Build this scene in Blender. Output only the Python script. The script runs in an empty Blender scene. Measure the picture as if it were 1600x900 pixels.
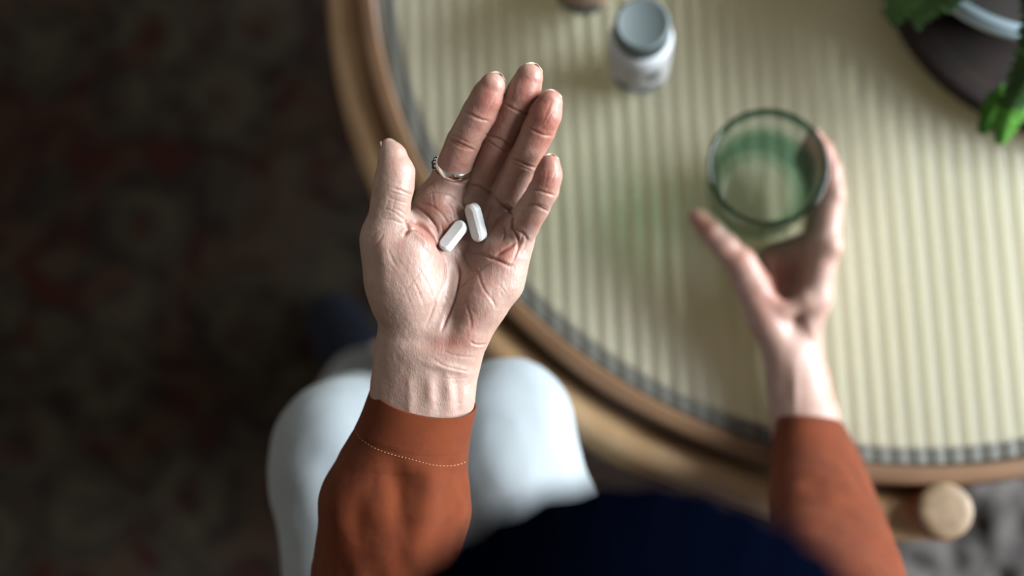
import bpy, bmesh, math, random
import numpy as np
from mathutils import Vector, Matrix
from mathutils.bvhtree import BVHTree

random.seed(4)
rng = np.random.default_rng(4)
S = bpy.context.scene
COL = S.collection
PI = math.pi

# ------------------------------------------------------------------ camera
F, CAM_H = 2222.0, 1.5
dn = np.array([130 / F, 420 / F, 1.0]); dn /= np.linalg.norm(dn)          # straight down, seen from the lens
_Z = -dn
_X = np.array([1, 0, 0]) - dn[0] * dn; _X /= np.linalg.norm(_X)
_Y = np.cross(_Z, _X)
RC = np.array([_X, _Y, _Z])                                                # lens axes (x right, y down, z ahead) -> world
CAM_LOC = np.array([0, 0, CAM_H])
FLIP = np.diag([1, -1, -1.0])
RB = RC @ FLIP                                                             # blender camera axes -> world
cd = bpy.data.cameras.new('camera'); cam = bpy.data.objects.new('camera', cd); COL.objects.link(cam)
cd.sensor_width = 36; cd.lens = 36 * F / 1600
cam.matrix_world = Matrix.Translation(Vector(CAM_LOC)) @ Matrix([[*RB[0]], [*RB[1]], [*RB[2]]]).to_4x4()
cd.clip_start = 0.02
cd.dof.use_dof = True; cd.dof.focus_distance = 0.785; cd.dof.aperture_fstop = 2.2
S.camera = cam

# ------------------------------------------------------------------ world, light, exposure
wd = bpy.data.worlds.new('world'); S.world = wd; wd.use_nodes = True
bg = wd.node_tree.nodes['Background']; bg.inputs[0].default_value = (0.66, 0.585, 0.50, 1); bg.inputs[1].default_value = 0.125

def area(name, loc, target, sx, sy, power, colour):
    l = bpy.data.lights.new(name, 'AREA'); l.shape = 'RECTANGLE'; l.size = sx; l.size_y = sy
    l.energy = power; l.color = colour
    o = bpy.data.objects.new(name, l); COL.objects.link(o); o.location = loc
    o.rotation_euler = (Vector(target) - Vector(loc)).to_track_quat('-Z', 'Y').to_euler()
    return o
area('window_daylight', (3.40, 0.60, 2.12), (0.05, 0.2, 0.55), 3.0, 2.0, 335, (0.90, 0.96, 1.0))
S.cycles.transparent_max_bounces = 48
S.view_settings.view_transform = 'Standard'; S.view_settings.look = 'None'
S.view_settings.exposure = 1.30; S.view_settings.gamma = 1.0; S.view_settings.use_curve_mapping = False

# ------------------------------------------------------------------ helpers
def at(px, py, z):
    "world point on the level z that the photograph shows at px, py"
    r = RC @ np.array([(px - 800) / F, (py - 450) / F, 1.0])
    return CAM_LOC + r * ((z - CAM_H) / r[2])

def mm(px, py, w, D):
    "point in lens-aligned millimetres, w towards the lens from distance D"
    dep = D - w
    return np.array([(px - 800) / F * dep, -(py - 450) / F * dep, -dep])

def lens_to_world(v):
    return (np.asarray(v) / 1000.0) @ RB.T + CAM_LOC

def tag(o, label=None, cat=None, group=None, kind=None):
    if label: o['label'] = label
    if cat: o['category'] = cat
    if group: o['group'] = group
    if kind: o['kind'] = kind
    return o

def empty(name, loc=(0, 0, 0)):
    o = bpy.data.objects.new(name, None); COL.objects.link(o); o.location = loc; o.empty_display_size = .05
    return o

def mesh_obj(name, verts, faces, mat, parent=None, smooth=True, origin=None):
    verts = np.asarray(verts, float)
    org = np.zeros(3) if origin is None else np.asarray(origin, float)
    if parent is not None: org = np.array(parent_world(parent))
    me = bpy.data.meshes.new(name)
    if isinstance(faces, np.ndarray):
        n, k = faces.shape
        me.vertices.add(len(verts)); me.vertices.foreach_set('co', (verts - org).astype(np.float32).ravel())
        me.loops.add(n * k); me.loops.foreach_set('vertex_index', faces.astype(np.int32).ravel())
        me.polygons.add(n); me.polygons.foreach_set('loop_start', np.arange(0, n * k, k, dtype=np.int32))
        me.update(calc_edges=True); me.validate()
    else:
        me.from_pydata([tuple(v - org) for v in verts], [], faces); me.update()
    if smooth: me.polygons.foreach_set('use_smooth', np.ones(len(me.polygons), bool))
    if mat: me.materials.append(mat)
    o = bpy.data.objects.new(name, me); COL.objects.link(o)
    if parent is not None: o.parent = parent
    else: o.location = org
    return o

def parent_world(p):
    v = Vector((0, 0, 0))
    while p is not None: v += p.location; p = p.parent
    return v

def bm_obj(name, bm, mat, parent=None, smooth=True, origin=(0, 0, 0), sharp=35):
    "links a bmesh whose coordinates are world metres"
    org = Vector(origin) if parent is None else parent_world(parent)
    bmesh.ops.translate(bm, vec=-org, verts=bm.verts)
    bmesh.ops.recalc_face_normals(bm, faces=bm.faces)
    me = bpy.data.meshes.new(name); bm.to_mesh(me); bm.free()
    if mat: me.materials.append(mat)
    if smooth:
        me.polygons.foreach_set('use_smooth', np.ones(len(me.polygons), bool))
        me.set_sharp_from_angle(angle=math.radians(sharp))
    o = bpy.data.objects.new(name, me); COL.objects.link(o)
    if parent is not None: o.parent = parent
    else: o.location = org
    return o

def lathe(profile, n=64, centre=(0, 0, 0), closed=False, flute=None):
    "bmesh of a turned profile [(r, z)] about the vertical; flute(r,z,a)->r"
    bm = bmesh.new(); rows = []
    cx, cy, cz = centre
    for r, z in profile:
        if r < 1e-6: rows.append([bm.verts.new((cx, cy, cz + z))]); continue
        row = []
        for i in range(n):
            a = 2 * PI * i / n; rr = flute(r, z, a) if flute else r
            row.append(bm.verts.new((cx + rr * math.cos(a), cy + rr * math.sin(a), cz + z)))
        rows.append(row)
    pairs = list(zip(rows, rows[1:])) + ([(rows[-1], rows[0])] if closed else [])
    for A, B in pairs:
        for i in range(n):
            j = (i + 1) % n
            if len(A) == 1 and len(B) == 1: continue
            if len(A) == 1: bm.faces.new((A[0], B[i], B[j]))
            elif len(B) == 1: bm.faces.new((A[i], A[j], B[0]))
            else: bm.faces.new((A[i], A[j], B[j], B[i]))
    return bm

def tube(path, radii, n=20, caps=True):
    "bmesh tube through world points"
    bm = bmesh.new(); P = [Vector(p) for p in path]; rows = []
    up = Vector((0, 0, 1)); prev = None
    for i, p in enumerate(P):
        t = (P[min(i + 1, len(P) - 1)] - P[max(i - 1, 0)]).normalized()
        if prev is None:
            x = t.cross(up)
            if x.length < .1: x = t.cross(Vector((1, 0, 0)))
        else: x = prev - t * prev.dot(t)
        x.normalize(); prev = x; y = t.cross(x)
        r = radii[i] if hasattr(radii, '__len__') else radii
        rows.append([bm.verts.new(p + (x * math.cos(a) + y * math.sin(a)) * r) for a in (2 * PI * k / n for k in range(n))])
    for A, B in zip(rows, rows[1:]):
        for i in range(n): bm.faces.new((A[i], A[(i + 1) % n], B[(i + 1) % n], B[i]))
    if caps: bm.faces.new(rows[0]); bm.faces.new(rows[-1])
    return bm

def catmull(pts, n):
    pts = [np.asarray(p, float) for p in pts]; P = [2 * pts[0] - pts[1]] + pts + [2 * pts[-1] - pts[-2]]
    out = []
    for i in range(1, len(P) - 2):
        for k in range(n):
            t = k / n; a, b, c, d = P[i - 1], P[i], P[i + 1], P[i + 2]
            out.append(.5 * (2 * b + (c - a) * t + (2 * a - 5 * b + 4 * c - d) * t * t + (3 * b - a - 3 * c + d) * t ** 3))
    out.append(pts[-1]); return out

def oriented(bm, loc, zdir, xdir=None):
    z = Vector(zdir).normalized(); x = Vector(xdir) if xdir is not None else z.orthogonal(); x = (x - z * x.dot(z)).normalized(); y = z.cross(x)
    M = Matrix((x, y, z)).transposed().to_4x4(); M.translation = Vector(loc)
    bmesh.ops.transform(bm, matrix=M, verts=bm.verts); return bm

# ---- implicit surfaces (distance fields) and their polygonisation
def box_of(pts, rs, m):
    p = np.array(pts); r = max(rs) + m
    return p.min(0) - r, p.max(0) + r

class Field:
    def __init__(s, lo, hi, h):
        s.lo, s.h = np.array(lo, float), h
        s.n = np.ceil((np.array(hi) - s.lo) / h).astype(int) + 1
        s.ax = [s.lo[i] + h * np.arange(s.n[i]) for i in range(3)]
        s.F = np.full(s.n, 1e3, np.float32)
    def _win(s, lo, hi):
        a = np.clip(np.floor((lo - s.lo) / s.h).astype(int), 0, s.n); b = np.clip(np.ceil((hi - s.lo) / s.h).astype(int) + 1, 0, s.n)
        return tuple(slice(a[i], b[i]) for i in range(3))
    def cone(s, a, b, ra, rb, k, flat=(1, 1, 1), margin=None, dst=None):
        "tapered capsule, smoothly united"
        a, b = np.array(a, float), np.array(b, float); sc = np.array(flat, float)
        m = (k * 2 + 3 * s.h) if margin is None else margin
        w = s._win(*box_of([a, b], [ra, rb], m))
        if any(q.start >= q.stop for q in w): return
        X, Y, Z = np.meshgrid(*[(s.ax[i][w[i]] - a[i]) * sc[i] for i in range(3)], indexing='ij', sparse=True)
        d = (b - a) * sc; L = max(float(d @ d), 1e-12)
        t = np.clip((X * d[0] + Y * d[1] + Z * d[2]) / L, 0, 1)
        D = np.sqrt((X - t * d[0]) ** 2 + (Y - t * d[1]) ** 2 + (Z - t * d[2]) ** 2) - (ra + (rb - ra) * t)
        G = s.F if dst is None else dst
        G[w] = smin(G[w], D.astype(np.float32), k)
    def chain(s, pts, rs, k, flat=(1, 1, 1), dst=None):
        for i in range(len(pts) - 1): s.cone(pts[i], pts[i + 1], rs[i], rs[i + 1], k, flat, dst=dst)
    def mesh(s):
        return surface_nets(s.F, s.lo, s.h)

def smin(a, b, k):
    h = np.maximum(k - np.abs(a - b), 0) / k
    return np.minimum(a, b) - h * h * k * .25

def surface_nets(Fv, lo, h):
    S_ = Fv < 0
    nx, ny, nz = Fv.shape
    c = np.zeros((nx - 1, ny - 1, nz - 1), np.int8)
    for i in (0, 1):
        for j in (0, 1):
            for k in (0, 1): c += S_[i:nx - 1 + i, j:ny - 1 + j, k:nz - 1 + k]
    act = (c > 0) & (c < 8)
    I, J, K = np.nonzero(act)
    idx = np.full(act.shape, -1, np.int32); idx[I, J, K] = np.arange(len(I))
    acc = np.zeros((len(I), 3)); cnt = np.zeros(len(I))
    cor = [(i, j, k) for i in (0, 1) for j in (0, 1) for k in (0, 1)]
    for p in cor:
        for q in cor:
            if p < q and sum(abs(np.subtract(p, q))) == 1:
                fa = Fv[I + p[0], J + p[1], K + p[2]].astype(float); fb = Fv[I + q[0], J + q[1], K + q[2]].astype(float)
                m = (fa < 0) != (fb < 0); t = np.where(m, fa / np.where(m, fa - fb, 1), 0)
                pt = np.array(p)[None] + t[:, None] * (np.array(q) - np.array(p))[None]
                acc += pt * m[:, None]; cnt += m
    V = acc / cnt[:, None] + np.c_[I, J, K]
    V = V * h + lo
    quads = []
    for ax in range(3):
        a1, a2 = [(1, 2), (2, 0), (0, 1)][ax]
        sl = [slice(None)] * 3; sl2 = [slice(None)] * 3
        sl[ax] = slice(0, -1); sl2[ax] = slice(1, None)
        A, B = S_[tuple(sl)], S_[tuple(sl2)]
        e = np.nonzero(A != B); inside = A[e]
        e = np.array(e).T
        ok = (e[:, a1] > 0) & (e[:, a2] > 0) & (e[:, a1] < Fv.shape[a1] - 1) & (e[:, a2] < Fv.shape[a2] - 1)
        e = e[ok]; inside = inside[ok]
        def cell(d1, d2):
            q = e.copy(); q[:, a1] -= d1; q[:, a2] -= d2; return idx[q[:, 0], q[:, 1], q[:, 2]]
        q = np.stack([cell(1, 1), cell(0, 1), cell(0, 0), cell(1, 0)], 1)
        q[~inside] = q[~inside][:, ::-1]
        quads.append(q)
    Q = np.concatenate(quads); Q = Q[(Q >= 0).all(1)]
    return V, Q

def smooth_verts(V, Q, it=2, lam=.5):
    E = np.concatenate([Q[:, [0, 1]], Q[:, [1, 2]], Q[:, [2, 3]], Q[:, [3, 0]]]); n = len(V)
    deg = np.bincount(E[:, 0], minlength=n) + np.bincount(E[:, 1], minlength=n); deg = np.maximum(deg, 1)
    for _ in range(it):
        A = np.stack([np.bincount(E[:, 0], V[E[:, 1], c], n) + np.bincount(E[:, 1], V[E[:, 0], c], n) for c in range(3)], 1)
        V = V + lam * (A / deg[:, None] - V)
    return V

def normals(V, Q):
    fn = np.cross(V[Q[:, 2]] - V[Q[:, 0]], V[Q[:, 3]] - V[Q[:, 1]])
    N = np.stack([sum(np.bincount(Q[:, j], fn[:, c], len(V)) for j in range(4)) for c in range(3)], 1)
    return N / np.maximum(np.linalg.norm(N, axis=1), 1e-12)[:, None]

def vnoise(P, scale, seed=0):
    "smooth value noise, -1..1, vectorised"
    q = np.asarray(P) * scale + seed * 17.31; i = np.floor(q).astype(np.int64); f = q - i; f = f * f * (3 - 2 * f)
    def hsh(x, y, z):
        h = (x * 374761393 + y * 668265263 + z * 2147483647 + seed * 974711) & 0x7fffffff
        h = ((h ^ (h >> 13)) * 1274126177) & 0x7fffffff
        return ((h ^ (h >> 16)) & 0xffff) / 32767.5 - 1
    r = 0
    for a in (0, 1):
        for b in (0, 1):
            for c in (0, 1):
                wgt = (f[:, 0] if a else 1 - f[:, 0]) * (f[:, 1] if b else 1 - f[:, 1]) * (f[:, 2] if c else 1 - f[:, 2])
                r = r + wgt * hsh(i[:, 0] + a, i[:, 1] + b, i[:, 2] + c)
    return r

# ------------------------------------------------------------------ materials
def new_mat(name, col=(.5, .5, .5), rough=.6, **kw):
    m = bpy.data.materials.new(name); m.use_nodes = True
    b = m.node_tree.nodes['Principled BSDF']
    b.inputs['Base Color'].default_value = (*col, 1); b.inputs['Roughness'].default_value = rough
    for k, v in kw.items(): b.inputs[k.replace('_', ' ')].default_value = v
    return m, m.node_tree.nodes, m.node_tree.links, b

def ramp(N, stops, interp='LINEAR'):
    r = N.new('ShaderNodeValToRGB'); r.color_ramp.interpolation = interp
    e = r.color_ramp.elements
    while len(e) > 1: e.remove(e[-1])
    e[0].position, e[0].color = stops[0][0], (*stops[0][1], 1)
    for p, c in stops[1:]:
        x = e.new(p); x.color = (*c, 1)
    return r

def add_noise_colour(m, c1, c2, scale, detail=4, coord='Object', stretch=(1, 1, 1), lo=.35, hi=.65, bump=0, bdist=.001, rough_var=0):
    N, L = m.node_tree.nodes, m.node_tree.links; b = N['Principled BSDF']
    tc = N.new('ShaderNodeTexCoord'); mp = N.new('ShaderNodeMapping'); mp.inputs['Scale'].default_value = stretch
    nz = N.new('ShaderNodeTexNoise'); nz.inputs['Scale'].default_value = scale; nz.inputs['Detail'].default_value = detail
    L.new(tc.outputs[coord], mp.inputs[0]); L.new(mp.outputs[0], nz.inputs['Vector'])
    r = ramp(N, [(lo, c1), (hi, c2)]); L.new(nz.outputs[0], r.inputs[0]); L.new(r.outputs[0], b.inputs['Base Color'])
    if bump:
        bp = N.new('ShaderNodeBump'); bp.inputs['Strength'].default_value = bump; bp.inputs['Distance'].default_value = bdist
        L.new(nz.outputs[0], bp.inputs['Height']); L.new(bp.outputs[0], b.inputs['Normal'])
    return nz

def skin_material():
    m, N, L, b = new_mat('skin', (.6, .4, .3), .47)
    b.inputs['Subsurface Weight'].default_value = .55
    b.inputs['Subsurface Radius'].default_value = (1.0, .32, .16); b.inputs['Subsurface Scale'].default_value = .0042
    b.inputs['Specular IOR Level'].default_value = .42
    at_ = N.new('ShaderNodeAttribute'); at_.attribute_name = 'skin_tone'
    tc = N.new('ShaderNodeTexCoord')
    n1 = N.new('ShaderNodeTexNoise'); n1.inputs['Scale'].default_value = 190; n1.inputs['Detail'].default_value = 5; n1.inputs['Roughness'].default_value = .65
    L.new(tc.outputs['Object'], n1.inputs['Vector'])
    ad = N.new('ShaderNodeMath'); ad.operation = 'MULTIPLY_ADD'; L.new(n1.outputs[0], ad.inputs[0]); ad.inputs[1].default_value = .5
    L.new(at_.outputs['Fac'], ad.inputs[2])
    r = ramp(N, [(.1, (.305, .228, .188)), (.4, (.283, .18, .146)), (.72, (.248, .107, .08)), (1.0, (.19, .06, .043))])
    L.new(ad.outputs[0], r.inputs[0]); L.new(r.outputs[0], b.inputs['Base Color'])
    # fine skin relief: pores and short criss-cross lines
    vo = N.new('ShaderNodeTexVoronoi'); vo.feature = 'DISTANCE_TO_EDGE'; vo.inputs['Scale'].default_value = 750
    mp = N.new('ShaderNodeMapping'); mp.inputs['Scale'].default_value = (1, .45, 1); mp.inputs['Rotation'].default_value = (0, 0, .5)
    L.new(tc.outputs['Object'], mp.inputs[0]); L.new(mp.outputs[0], vo.inputs['Vector'])
    mp2 = N.new('ShaderNodeMapping'); mp2.inputs['Scale'].default_value = (1, .16, 1); mp2.inputs['Rotation'].default_value = (0, 0, -.45)
    n2 = N.new('ShaderNodeTexNoise'); n2.inputs['Scale'].default_value = 420; n2.inputs['Detail'].default_value = 3
    L.new(tc.outputs['Object'], mp2.inputs[0]); L.new(mp2.outputs[0], n2.inputs['Vector'])
    sm = N.new('ShaderNodeMath'); sm.operation = 'MULTIPLY_ADD'; L.new(vo.outputs['Distance'], sm.inputs[0]); sm.inputs[1].default_value = .9
    L.new(n2.outputs[0], sm.inputs[2])
    bp = N.new('ShaderNodeBump'); bp.inputs['Strength'].default_value = .26; bp.inputs['Distance'].default_value = .0006
    L.new(sm.outputs[0], bp.inputs['Height']); L.new(bp.outputs[0], b.inputs['Normal'])
    return m

def cloth_material(name, c1, c2, scale, weave, bump=.4, sheen=.3, rough=.85):
    m, N, L, b = new_mat(name, c1, rough)
    b.inputs['Sheen Weight'].default_value = sheen; b.inputs['Sheen Roughness'].default_value = .4
    b.inputs['Specular IOR Level'].default_value = .2
    add_noise_colour(m, c1, c2, scale, 5, lo=.3, hi=.7)
    tc = N.new('ShaderNodeTexCoord')
    w1 = N.new('ShaderNodeTexWave'); w1.bands_direction = 'X'; w1.inputs['Scale'].default_value = weave; w1.inputs['Distortion'].default_value = 1.2; w1.inputs['Detail'].default_value = 2
    w2 = N.new('ShaderNodeTexWave'); w2.bands_direction = 'Y'; w2.inputs['Scale'].default_value = weave; w2.inputs['Distortion'].default_value = 1.2; w2.inputs['Detail'].default_value = 2
    for w in (w1, w2): L.new(tc.outputs['Object'], w.inputs['Vector'])
    mx = N.new('ShaderNodeMath'); mx.operation = 'ADD'; L.new(w1.outputs['Fac'], mx.inputs[0]); L.new(w2.outputs['Fac'], mx.inputs[1])
    gn = N.new('ShaderNodeTexNoise'); gn.inputs['Scale'].default_value = 1100; gn.inputs['Detail'].default_value = 2; L.new(tc.outputs['Object'], gn.inputs['Vector'])
    mz = N.new('ShaderNodeMath'); mz.operation = 'MULTIPLY_ADD'; mz.inputs[1].default_value = 2.2; L.new(gn.outputs[0], mz.inputs[0]); L.new(mx.outputs[0], mz.inputs[2])
    bp = N.new('ShaderNodeBump'); bp.inputs['Strength'].default_value = bump; bp.inputs['Distance'].default_value = .0005
    L.new(mz.outputs[0], bp.inputs['Height']); L.new(bp.outputs[0], b.inputs['Normal'])
    return m

def wood_material(name, c1, c2, c3, stretch=(40, 40, 3), rough=.42):
    m, N, L, b = new_mat(name, c1, rough)
    tc = N.new('ShaderNodeTexCoord'); mp = N.new('ShaderNodeMapping'); mp.inputs['Scale'].default_value = stretch
    nz = N.new('ShaderNodeTexNoise'); nz.inputs['Scale'].default_value = 1.5; nz.inputs['Detail'].default_value = 6; nz.inputs['Distortion'].default_value = .6
    L.new(tc.outputs['Object'], mp.inputs[0]); L.new(mp.outputs[0], nz.inputs['Vector'])
    r = ramp(N, [(.3, c1), (.5, c2), (.7, c3)]); L.new(nz.outputs[0], r.inputs[0]); L.new(r.outputs[0], b.inputs['Base Color'])
    bp = N.new('ShaderNodeBump'); bp.inputs['Strength'].default_value = .15; bp.inputs['Distance'].default_value = .0005
    L.new(nz.outputs[0], bp.inputs['Height']); L.new(bp.outputs[0], b.inputs['Normal'])
    return m

SKIN = skin_material()
SHIRT = cloth_material('rust_cotton', (.080, .0150, .0027), (.112, .022, .0042), 60, 1500, .35, .06)
TROUSER = cloth_material('white_cotton', (.208, .238, .256), (.238, .267, .285), 9, 300, .3, .1)
SLIPPER = cloth_material('navy_felt', (.006, .008, .018), (.008, .011, .02), 40, 200, .5, 0)
NAIL, *_ = new_mat('nail', (.42, .30, .25), .3, Subsurface_Weight=.3, Subsurface_Scale=.002)
SILVER, *_ = new_mat('silver', (.78, .77, .74), .16, Metallic=1.0)
STONE, *_ = new_mat('dark_stone', (.015, .015, .018), .08)
PILL, _n, _l, _b = new_mat('pill_coating', (.84, .86, .85), .42, Subsurface_Weight=.15, Subsurface_Scale=.002)
add_noise_colour(PILL, (.58, .61, .605), (.64, .66, .655), 900, 3, bump=.12, bdist=.0002)
WOOD = wood_material('ash_wood', (.38, .20, .075), (.52, .30, .125), (.62, .39, .18), (3, 3, 60))
POLE = wood_material('bent_pole_wood', (.22, .13, .062), (.29, .18, .09), (.35, .23, .125), (8, 8, 40), .38)
ENDG = wood_material('end_grain', (.11, .07, .037), (.15, .098, .052), (.18, .125, .072), (60, 60, 60), .6)
HOOPW = wood_material('brown_wood', (.085, .042, .02), (.115, .06, .029), (.145, .08, .04), (6, 6, 60), .45)
DARKW, *_ = new_mat('dark_shelf', (.016, .012, .009), .5)
RUSTW, *_ = new_mat('red_stained_joint', (.34, .09, .03), .5)
BINDER, *_ = new_mat('seat_cloth', (.05, .045, .04), .9)
PLANT_POT, *_ = new_mat('dark_lacquer', (.030, .014, .010), .6, Specular_IOR_Level=.2)
add_noise_colour(PLANT_POT, (.004, .0025, .0025), (.014, .006, .004), 18, 4)
GREYPOT, *_ = new_mat('pale_glazed_pot', (.20, .26, .29), .35)
SOIL, *_ = new_mat('soil', (.012, .009, .007), .95)
CAPM, *_ = new_mat('grey_cap', (.065, .085, .088), .6)
BOTTLE, *_ = new_mat('white_bottle', (.42, .45, .48), .4)
PRINT, *_ = new_mat('dark_print', (.025, .045, .05), .5)
LABEL_W, *_ = new_mat('label_paper', (.33, .325, .325), .5)
LABEL_B, *_ = new_mat('brown_label', (.25, .16, .11), .5)
GREYBASE, *_ = new_mat('grey_bottle_base', (.12, .13, .12), .4)

def cane_material():
    m, N, L, b = new_mat('woven_cane', (.60, .57, .40), .8)
    tc = N.new('ShaderNodeTexCoord')
    outs = []
    for dr, sc in (('X', 95), ('Y', 95)):
        w = N.new('ShaderNodeTexWave'); w.bands_direction = dr; w.inputs['Scale'].default_value = sc
        w.inputs['Distortion'].default_value = .5; w.inputs['Detail'].default_value = 2; L.new(tc.outputs['Object'], w.inputs['Vector']); outs.append(w)
    mx = N.new('ShaderNodeMath'); mx.operation = 'MULTIPLY'; L.new(outs[0].outputs['Fac'], mx.inputs[0]); L.new(outs[1].outputs['Fac'], mx.inputs[1])
    nz = N.new('ShaderNodeTexNoise'); nz.inputs['Scale'].default_value = 14; nz.inputs['Detail'].default_value = 6
    mp = N.new('ShaderNodeMapping'); mp.inputs['Scale'].default_value = (1, .12, 1); L.new(tc.outputs['Object'], mp.inputs[0]); L.new(mp.outputs[0], nz.inputs['Vector'])
    ad = N.new('ShaderNodeMath'); ad.operation = 'MULTIPLY_ADD'; L.new(mx.outputs[0], ad.inputs[0]); ad.inputs[1].default_value = .45; L.new(nz.outputs[0], ad.inputs[2])
    r = ramp(N, [(.3, (.62, .55, .34)), (.6, (.78, .72, .49)), (.95, (.85, .80, .60))]); L.new(ad.outputs[0], r.inputs[0]); L.new(r.outputs[0], b.inputs['Base Color'])
    bp = N.new('ShaderNodeBump'); bp.inputs['Strength'].default_value = .5; bp.inputs['Distance'].default_value = .0008
    L.new(mx.outputs[0], bp.inputs['Height']); L.new(bp.outputs[0], b.inputs['Normal'])
    return m
CANE = cane_material()

def sheet_glass():
    m = bpy.data.materials.new('reeded_glass'); m.use_nodes = True; N, L = m.node_tree.nodes, m.node_tree.links; N.clear()
    o = N.new('ShaderNodeOutputMaterial'); mix = N.new('ShaderNodeMixShader'); fr = N.new('ShaderNodeFresnel'); fr.inputs[0].default_value = 1.36
    t = N.new('ShaderNodeBsdfTransparent'); t.inputs[0].default_value = (.97, .985, .975, 1)
    g = N.new('ShaderNodeBsdfGlossy'); g.inputs['Roughness'].default_value = .2; g.inputs[0].default_value = (1, 1, 1, 1)
    L.new(fr.outputs[0], mix.inputs[0]); L.new(t.outputs[0], mix.inputs[1]); L.new(g.outputs[0], mix.inputs[2]); df = N.new('ShaderNodeBsdfDiffuse'); df.inputs[0].default_value = (.80, .80, .70, 1); mx2 = N.new('ShaderNodeMixShader'); mx2.inputs[0].default_value = .10
    L.new(mix.outputs[0], mx2.inputs[1]); L.new(df.outputs[0], mx2.inputs[2]); L.new(mx2.outputs[0], o.inputs[0])
    return m
REEDED = sheet_glass()

def tumbler_glass():
    m = bpy.data.materials.new('green_tumbler_glass'); m.use_nodes = True; N, L = m.node_tree.nodes, m.node_tree.links; N.clear()
    o = N.new('ShaderNodeOutputMaterial'); mix = N.new('ShaderNodeMixShader'); 
    t = N.new('ShaderNodeBsdfTransparent'); g = N.new('ShaderNodeBsdfGlossy'); g.inputs['Roughness'].default_value = .05
    fc = N.new('ShaderNodeLayerWeight'); fc.inputs[0].default_value = .5; pw = N.new('ShaderNodeMath'); pw.operation = 'POWER'; pw.inputs[1].default_value = 5; L.new(fc.outputs['Facing'], pw.inputs[0])
    ma = N.new('ShaderNodeMath'); ma.operation = 'MULTIPLY_ADD'; ma.inputs[1].default_value = .7; ma.inputs[2].default_value = .035; L.new(pw.outputs[0], ma.inputs[0])
    # the tint deepens where the wall is seen edge-on, as it does in real coloured glass
    lw = N.new('ShaderNodeLayerWeight'); lw.inputs[0].default_value = .38
    r = ramp(N, [(.0, (1, 1, 1)), (.6, (.985, .995, .99)), (.90, (.92, .96, .945)), (1, (.30, .44, .38))])
    L.new(lw.outputs['Facing'], r.inputs[0])
    # the ribbed lower wall is thicker, so greener
    tc = N.new('ShaderNodeTexCoord'); sp = N.new('ShaderNodeSeparateXYZ'); L.new(tc.outputs['Object'], sp.inputs[0])
    zr = ramp(N, [(.0, (1, 1, 1)), (.007, (1, 1, 1)), (.010, (.55, .72, .65)), (.050, (.60, .77, .70)), (.058, (.97, .985, .98)), (.0815, (.97, .985, .98)), (.0845, (.34, .48, .42)), (.0905, (.16, .27, .23))]); L.new(sp.outputs['Z'], zr.inputs[0])
    mul = N.new('ShaderNodeMix'); mul.data_type = 'RGBA'; mul.blend_type = 'MULTIPLY'; mul.inputs[0].default_value = 1
    an = N.new('ShaderNodeMath'); an.operation = 'ARCTAN2'; L.new(sp.outputs['Y'], an.inputs[0]); L.new(sp.outputs['X'], an.inputs[1])
    a2 = N.new('ShaderNodeMath'); a2.operation = 'MULTIPLY'; a2.inputs[1].default_value = 36; L.new(an.outputs[0], a2.inputs[0])
    cs = N.new('ShaderNodeMath'); cs.operation = 'COSINE'; L.new(a2.outputs[0], cs.inputs[0])
    c2 = N.new('ShaderNodeMath'); c2.operation = 'MULTIPLY_ADD'; c2.inputs[1].default_value = .5; c2.inputs[2].default_value = .5; L.new(cs.outputs[0], c2.inputs[0])
    lo_ = N.new('ShaderNodeMath'); lo_.operation = 'LESS_THAN'; lo_.inputs[1].default_value = .054; L.new(sp.outputs['Z'], lo_.inputs[0])
    hi_ = N.new('ShaderNodeMath'); hi_.operation = 'GREATER_THAN'; hi_.inputs[1].default_value = .010; L.new(sp.outputs['Z'], hi_.inputs[0])
    m3 = N.new('ShaderNodeMath'); m3.operation = 'MULTIPLY'; L.new(lo_.outputs[0], m3.inputs[0]); L.new(hi_.outputs[0], m3.inputs[1])
    m4 = N.new('ShaderNodeMath'); m4.operation = 'MULTIPLY'; L.new(m3.outputs[0], m4.inputs[0]); L.new(c2.outputs[0], m4.inputs[1])
    rib = N.new('ShaderNodeMix'); rib.data_type = 'RGBA'; rib.inputs[6].default_value = (1, 1, 1, 1); rib.inputs[7].default_value = (.66, .78, .72, 1); L.new(m4.outputs[0], rib.inputs[0])
    mr = N.new('ShaderNodeMix'); mr.data_type = 'RGBA'; mr.blend_type = 'MULTIPLY'; mr.inputs[0].default_value = 1; L.new(zr.outputs[0], mr.inputs[6]); L.new(rib.outputs[2], mr.inputs[7])
    L.new(r.outputs[0], mul.inputs[6]); L.new(mr.outputs[2], mul.inputs[7]); L.new(mul.outputs[2], t.inputs[0])
    L.new(ma.outputs[0], mix.inputs[0]); L.new(t.outputs[0], mix.inputs[1]); L.new(g.outputs[0], mix.inputs[2]); L.new(mix.outputs[0], o.inputs[0])
    return m
TUMBLER = tumbler_glass()

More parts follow.
